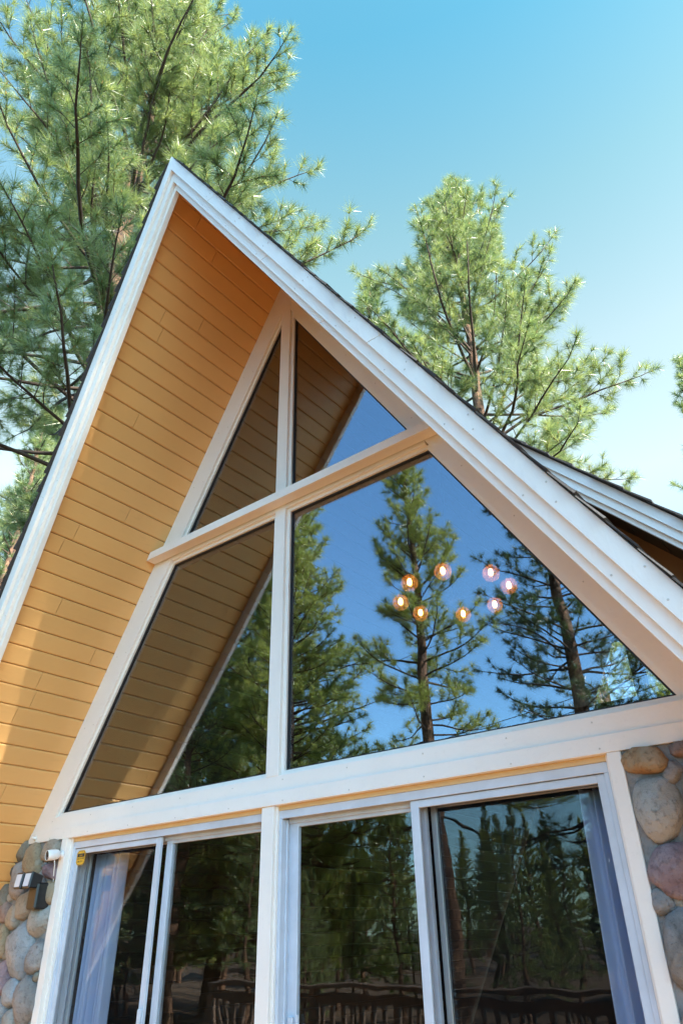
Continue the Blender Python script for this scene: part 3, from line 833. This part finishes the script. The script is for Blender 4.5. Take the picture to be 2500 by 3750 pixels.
# deck railing behind the viewpoint, seen in the door glass
rail = empty('deck_railing', (0, -3.62, 0))
tag(rail, 'dark wooden deck railing reflected low in the door glass', 'railing')
MB().box((-4.6, -.07, 1.03), (5.2, .07, 1.07)).build('top_rail', M['rail'], rail, bevel=.006)
MB().box((-4.6, -.02, .90), (5.2, .02, .985)).build('upper_rail', M['rail'], rail)
MB().box((-4.6, -.02, .08), (5.2, .02, .165)).build('lower_rail', M['rail'], rail)
for k in range(7):
    MB().box((-4.6 + k * 1.62, -.045, -.01), (-4.51 + k * 1.62, .045, 1.03)).build('post', M['rail'], rail)
bal = MB().box((-.018, -.02, .165), (.018, .02, .90)).build('baluster', M['rail'], rail)
bal.location.x = -4.42
for k in range(1, 72):
    c = bal.copy(); COL.objects.link(c); c.parent = rail; c.location.x = -4.42 + k * .1325

# ------------------------------------------------------------------ pine trees
def np_mesh(name, V, F3=None, F4=None, m=None, parent=None, smooth=False):
    me = bpy.data.meshes.new(name)
    V = np.asarray(V, np.float32)
    me.vertices.add(len(V)); me.vertices.foreach_set('co', V.ravel())
    F, w = (F3, 3) if F3 is not None else (F4, 4)
    F = np.asarray(F, np.int32)
    me.loops.add(F.size); me.loops.foreach_set('vertex_index', F.ravel())
    me.polygons.add(len(F)); me.polygons.foreach_set('loop_start', np.arange(0, F.size, w, dtype=np.int32))
    if smooth: me.polygons.foreach_set('use_smooth', np.ones(len(F), bool))
    me.update(calc_edges=True)
    return link(name, me, m, parent)

def unit(v): return v / np.maximum(np.linalg.norm(v, axis=-1, keepdims=True), 1e-9)

def segs_mesh(A, B, ra, rb, n=4):
    """tapered open tubes for many segments at once"""
    A, B = np.array(A), np.array(B); ra, rb = np.array(ra), np.array(rb)
    d = unit(B - A); ref = np.where(np.abs(d[:, 2:3]) > .9, [[1., 0, 0]], [[0, 0, 1.]])
    u = unit(np.cross(d, ref)); w = np.cross(d, u)
    ang = np.arange(n) * 2 * np.pi / n
    ring_ = np.cos(ang)[None, :, None] * u[:, None] + np.sin(ang)[None, :, None] * w[:, None]
    V = np.concatenate([A[:, None] + ring_ * ra[:, None, None], B[:, None] + ring_ * rb[:, None, None]], 1).reshape(-1, 3)
    k = np.arange(n); f = np.stack([k, (k + 1) % n, (k + 1) % n + n, k + n], 1)
    F = (f[None] + (np.arange(len(A)) * 2 * n)[:, None, None]).reshape(-1, 4)
    return V, F

def pine_geometry(seed, H, cb, R, prof, whorl, per, twig_gap, needles, nlen, nwid, tr, tip_up=.5, base_ang=(0.05, 1.0), bare=.38, lean=(0, 0)):
    """returns trunk points/radii, twig segments, tufts"""
    g = np.random.default_rng(seed)
    nt_ = 26
    zt = np.linspace(0, H, nt_)
    wob = np.cumsum(g.normal(0, .035, (nt_, 2)), 0); wob -= wob[0]
    tp = np.stack([wob[:, 0] + lean[0] * zt / H, wob[:, 1] + lean[1] * zt / H, zt], 1)
    rad = tr * (1 - zt / H) ** .85 + .018
    A, B, ra, rb = [], [], [], []
    TP, TD = [], []
    z = cb; az = g.uniform(0, 6.28)
    def trunk_at(z):
        return np.array([np.interp(z, zt, tp[:, 0]), np.interp(z, zt, tp[:, 1]), z])
    while z < H - .15:
        u = (z - cb) / (H - cb)
        for k in range(max(2, int(g.normal(per, .8)))):
            az += 2.4 + g.normal(0, .35)
            L = R * prof(u) * g.uniform(.62, 1.12)
            if L < .2: L = .2
            e0 = base_ang[0] + (base_ang[1] - base_ang[0]) * u ** .8 + g.normal(0, .13)
            zz = z + g.uniform(-.5, .5) * whorl * .6
            p = trunk_at(min(zz, H - .1))
            nS = 9
            a = az; e = e0 - .10
            pts = [p]; dirs = []
            for i in range(nS):
                t = (i + 1) / nS
                a += g.normal(0, .10); e += g.normal(0, .07) + tip_up * (.12 if t > .45 else -.02)
                e = min(e, 1.35)
                d = np.array([math.cos(a) * math.cos(e), math.sin(a) * math.cos(e), math.sin(e)])
                p = p + d * L / nS
                pts.append(p); dirs.append(d)
            r0 = .008 + .0085 * L
            for i in range(nS):
                A.append(pts[i]); B.append(pts[i + 1])
                ra.append(r0 * (1 - i / nS) ** .8 + .004); rb.append(r0 * (1 - (i + 1) / nS) ** .8 + .004)
            TP.append(pts[-1]); TD.append(dirs[-1])
            TP.append(pts[-1] - dirs[-1] * nlen * .7); TD.append(dirs[-1])
            # twigs
            s = L * (bare * (1 - .75 * u)) * g.uniform(.8, 1.2)
            side = 1
            while s < L * .98:
                i = min(int(s / L * nS), nS - 1); q = pts[i] + dirs[i] * (s - i * L / nS); d = dirs[i]
                side = -side
                hor = np.cross(d, [0, 0, 1.]); hor /= np.linalg.norm(hor) + 1e-9
                tl = (.16 + .34 * (L - s) * (.6 + .6 * g.random())) * g.uniform(.6, 1.2)
                tl = min(tl, 1.15)
                upn = g.normal(.16, .35)
                dv = d * g.uniform(.45, 1.0) + hor * side * g.uniform(.35, 1.0) + np.array([0, 0, upn])
                dv /= np.linalg.norm(dv)
                n2 = 3 if tl > .3 else 2
                pp = q
                for j in range(n2):
                    dv = dv + np.array([0, 0, .16]) + g.normal(0, .13, 3); dv /= np.linalg.norm(dv)
                    p2 = pp + dv * tl / n2
                    rr0 = .0035 + .008 * tl
                    A.append(pp); B.append(p2); ra.append(rr0 * (1 - .3 * j)); rb.append(rr0 * (1 - .3 * (j + 1)))
                    if tl > .28 and j >= 1 or n2 == 2 and j == 1:
                        if j < n2 - 1 or tl > .5:
                            TP.append(p2 - dv * g.uniform(.25, .6) * tl / n2); TD.append(dv)
                    # side twiglets on long twigs
                    if tl > .45 and g.random() < .85:
                        dv2 = dv + unit(g.normal(0, 1, 3)) * .9 + np.array([0, 0, .25]); dv2 /= np.linalg.norm(dv2)
                        l2 = g.uniform(.14, .34)
                        A.append(p2); B.append(p2 + dv2 * l2); ra.append(.006); rb.append(.004)
                        TP.append(p2 + dv2 * l2); TD.append(dv2)
                    pp = p2
                TP.append(pp); TD.append(dv)
                s += twig_gap * g.uniform(.6, 1.5)
        z += whorl * g.uniform(.7, 1.3) * (1 - .35 * u)
    TP.append(trunk_at(H)); TD.append(np.array([0, 0, 1.]))
    TP, TD = np.array(TP), np.array(TD)
    # needles: open brushes round each shoot
    nT = len(TP); n = needles
    TDn = unit(TD); ref = np.where(np.abs(TDn[:, 2:3]) > .9, [[1., 0, 0]], [[0, 0, 1.]])
    u_ = unit(np.cross(TDn, ref)); w_ = np.cross(TDn, u_)
    th = g.uniform(0, 2 * np.pi, (nT, n)); ca = np.clip(g.normal(.62, .30, (nT, n)), -.35, .99); sa = np.sqrt(1 - ca ** 2)
    dirn = ca[..., None] * TDn[:, None] + sa[..., None] * (np.cos(th)[..., None] * u_[:, None] + np.sin(th)[..., None] * w_[:, None])
    size = g.uniform(.75, 1.2, (nT, 1))
    ln_ = nlen * size * g.uniform(.75, 1.1, (nT, n))
    base = TP[:, None] - TDn[:, None] * (g.uniform(0, .45, (nT, n)) * nlen)[..., None]
    tip = base + dirn * ln_[..., None]
    tip[..., 2] -= .04 * ln_
    pr = unit(np.cross(dirn, g.normal(0, 1, (nT, n, 3))))
    hw = pr * nwid * .5
    V = np.stack([base - hw, base + hw, tip], 2).reshape(-1, 3)
    F = np.arange(len(V), dtype=np.int32).reshape(-1, 3)
    return dict(tp=tp, rad=rad, seg=(A, B, ra, rb), V=V, F=F, TP=TP, TD=TDn)

def build_pine(name, loc, label, g, mat=None, group='pine trees around the cabin', buds=False, rot=0.0, scale=1.0):
    root = empty(name, loc)
    root.rotation_euler.z = rot; root.scale = (scale,) * 3
    tag(root, label, 'tree', group)
    mb = MB(); mb.tube([tuple(p) for p in g['tp']], [float(r) for r in g['rad']], 12, False)
    mb.build('trunk', M['bark'], root, True)
    V, F = segs_mesh(*g['seg'])
    np_mesh('branches', V, F4=F, m=M['twig'], parent=root, smooth=True)
    np_mesh('crown', g['V'], F3=g['F'], m=mat or M['needle'], parent=root)
    if buds:
        TP, TD = g['TP'], g['TD']
        A = TP - TD * .01; B = TP + TD * .035
        V, F = segs_mesh(A, B, np.full(len(TP), .011), np.full(len(TP), .003), 4)
        o = np_mesh('buds', V, F4=F, m=M['bud'], parent=root); o['kind'] = 'stuff'
    return root

def copy_tree(src, name, loc, rot, scale, label, group):
    r = src.copy(); COL.objects.link(r); r.name = name
    r.location = loc; r.rotation_euler = (0, 0, rot); r.scale = (scale,) * 3
    r['label'] = label; r['group'] = group
    for ch_ in list(src.children):
        c = ch_.copy(); COL.objects.link(c); c.parent = r
    return r

GB = 'pines behind the cabin'
GF = 'pines reflected in the glass'
broad = lambda u: (1 - u) ** .62 * min(1, .62 + 1.6 * u) + .05
cone = lambda u: (1 - u) ** .85 + .05
# big pine to the left of the roof
g = pine_geometry(11, 27.5, 8.6, 6.0, lambda u: (1 - u) ** .80 * min(1, .66 + 1.6 * u) + .06, .46, 4.8, .175, 72, .27, .0078, .33, tip_up=.55, base_ang=(.12, 1.0), bare=.38)
build_pine('pine_tree', (-6.45, 1.9, GZ), 'tall broad pine rising behind the left slope of the roof', g, None, GB, True)
# pine to the right of the ridge
g = pine_geometry(23, 21.7, 10.2, 4.9, lambda u: (1 - u) ** .62 + .05, .46, 4.4, .19, 70, .27, .0078, .26, tip_up=.6, base_ang=(.05, 1.15))
build_pine('pine_tree', (-2.64, 10.0, GZ), 'pointed sunlit pine standing behind the right slope of the roof', g, None, GB, True)
# generic medium pine, used for the smaller ones
g = pine_geometry(31, 15.0, 4.0, 2.7, cone, .45, 4.4, .20, 46, .21, .010, .18, tip_up=.5, base_ang=(.0, 1.1))
gen = build_pine('pine_tree', (-5.95, 10.3, GZ), 'small bright pine top at the left shoulder of the pointed pine', g, None, GB, False, 0, 1.36)
copy_tree(gen, 'pine_tree', (-33.5, 13.0, GZ), 1.7, 2.1, 'pale pine low at the left edge below the tall broad pine', GB)
copy_tree(gen, 'pine_tree', (-37.5, 9.5, GZ), 4.0, 1.9, 'short pine at the far left close to the roof edge', GB)
copy_tree(gen, 'pine_tree', (0.55, 21.8, GZ), .6, 1.42, 'pine cut off by the right edge of the picture', GB)

copy_tree(gen, 'pine_tree', (-27.0, 10.6, GZ), 2.6, 1.72, 'sunny pine at the left edge just above the roof line', GB)
copy_tree(gen, 'pine_tree', (-30.5, 7.2, GZ), 3.1, 1.62, 'sunny pine at the left edge half hidden by darker branches', GB)
copy_tree(gen, 'pine_tree', (-23.0, 8.2, GZ), 1.1, 1.5, 'sunlit pine lowest at the left edge beside the rake board', GB)
copy_tree(gen, 'pine_tree', (-25.5, 10.4, GZ), 5.0, 1.62, 'sunlit pine crown directly under the bare branches at the left', GB)
copy_tree(gen, 'pine_tree', (-36.0, 17.5, GZ), .4, 2.0, 'farthest sunny pine between the roof edge and the broad pine', GB)
copy_tree(gen, 'pine_tree', (-2.3, 13.6, GZ), 5.1, .92, 'green pine seen through the house in the rear window', GB)
copy_tree(gen, 'pine_tree', (-1.1, 16.0, GZ), 2.9, .90, 'green pine at the right side of the rear window', GB)
copy_tree(gen, 'pine_tree', (-3.1, 15.4, GZ), .9, 1.08, 'tallest green pine seen through the house in the rear window', GB)
# trees in front of the cabin, seen mirrored in the glass
g = pine_geometry(41, 15.2, 4.6, 3.3, lambda u: (1 - u) ** .75 * (.78 + .22 * math.sin(u * 25)) + .08, .50, 4.1, .17, 66, .25, .0085, .21, tip_up=.6, base_ang=(-.1, 1.15))
central = build_pine('pine_tree', (-6.3, -12.2, GZ), 'slender pine with bare lower trunk mirrored in the middle of the large window', g, M['needle_sunlit_yellow'], GF)
g = pine_geometry(47, 16.5, 3.2, 3.1, broad, .46, 4.6, .21, 50, .21, .010, .24, tip_up=.4, base_ang=(-.1, 1.0))
rightp = build_pine('pine_tree', (-3.8, -16.0, GZ), 'dense dark pine mirrored at the right of the large window', g, M['needle_shaded'], GF, False, 0, 1.15)
g = pine_geometry(53, 15.5, 1.6, 3.6, cone, .44, 5.0, .18, 60, .23, .009, .26, tip_up=.4, base_ang=(-.15, 1.0))
leftp = build_pine('pine_tree', (-14.9, -15.6, GZ), 'yellow-green pine mirrored beside the centre mullion', g, M['needle_sunlit_yellow'], GF, False, 0, 1.46)
copy_tree(leftp, 'pine_tree', (-12.4, -13.5, GZ), 4.1, 1.12, 'fuller yellow-green pine mirrored against the right side of the centre mullion', GF)
copy_tree(leftp, 'pine_tree', (-17.5, -15.5, GZ), 2.2, 1.2, 'leafy pine mirrored in the lower left window next to the mullion', GF)
copy_tree(rightp, 'pine_tree', (-21.5, -17.0, GZ), 1.2, 1.05, 'dark pine mirrored in the lower left window beside the soffit', GF)
k = 0
rt = random.Random(77)
far = [(-62, 20), (-56, 27), (-52, 17), (-47, 30), (-43, 25), (-38, 31), (-35, 38), (-30, 42), (-26, 36), (-22, 27), (-15, 22), (-9, 30), (-66, 32), (-50, 44), (-40, 48), (-20, 45), (-72, 24), (-3, 24)]
for q in range(64):
    far.append((-84 + q * 1.42 + rt.uniform(-1.2, 1.2), rt.uniform(46, 80)))
for (az, dist) in far:
    a = math.radians(az)
    src = (gen, leftp, rightp, central)[k % 4]
    sc = {0: .95, 1: .85, 2: .8, 3: .9}[k % 4] * rt.uniform(.8, 1.05)
    if -40 < az < -14: sc *= .5
    if dist > 45: sc = rt.uniform(.75, 1.1) * (.62 if -40 < az < -14 else 1)
    copy_tree(src, 'pine_tree', (dist * math.sin(a), -dist * math.cos(a), GZ), rt.uniform(0, 6.28), sc, 'distant pine of the forest mirrored low in the window and door glass', 'distant forest pines mirrored in the glass')
    k += 1
# young pines filling the forest floor behind the railing
for q in range(46):
    a = math.radians(-80 + q * 1.85 + rt.uniform(-1, 1)); dist = rt.uniform(9, 30)
    if -36 < math.degrees(a) < -24: dist = rt.uniform(16, 30)
    copy_tree(gen, 'young_pine', (dist * math.sin(a), -dist * math.cos(a) - 1.5, GZ), rt.uniform(0, 6.28), rt.uniform(.16, .30) * (1 + dist / 40), 'young pine of the undergrowth mirrored low in the door glass', 'young pines mirrored in the door glass')
# pines off to the right whose crowns shade the deck and the gable
g = pine_geometry(67, 26.4, 18.1, 5.2, broad, .38, 5.6, .19, 46, .25, .019, .30, tip_up=.4, base_ang=(-.1, 1.0), bare=.15)
sh = build_pine('pine_tree', (15.2, -5.9, GZ), 'tall pine with a high crown right of the deck', g, None, 'pines shading the gable from the right')
copy_tree(sh, 'pine_tree', (20.5, -7.3, GZ), 2.2, 1.2, 'tallest pine farthest right of the deck', 'pines shading the gable from the right')

# power lines mirrored across the sky in the large window
M['wire'] = plain('black_wire', (.02, .02, .022), .6)
for (z0, z1, dz) in ((5.9, 8.3, .25), (6.3, 8.7, .25), (9.6, 12.2, .3)):
    pts = []
    for i in range(25):
        t = i / 24
        pts.append((-24 + 30 * t, -19 + 1.5 * t, z0 + (z1 - z0) * t - dz * 4 * t * (1 - t)))
    w = MB().tube(pts, .012, 5).build('power_line', M['wire'])
    tag(w, {5.9: 'lowest thin power line mirrored across the sky in the large window', 6.3: 'middle thin power line mirrored across the sky in the large window', 9.6: 'highest thin power line mirrored across the sky in the large window'}[z0], 'power line', 'power lines mirrored in the window')
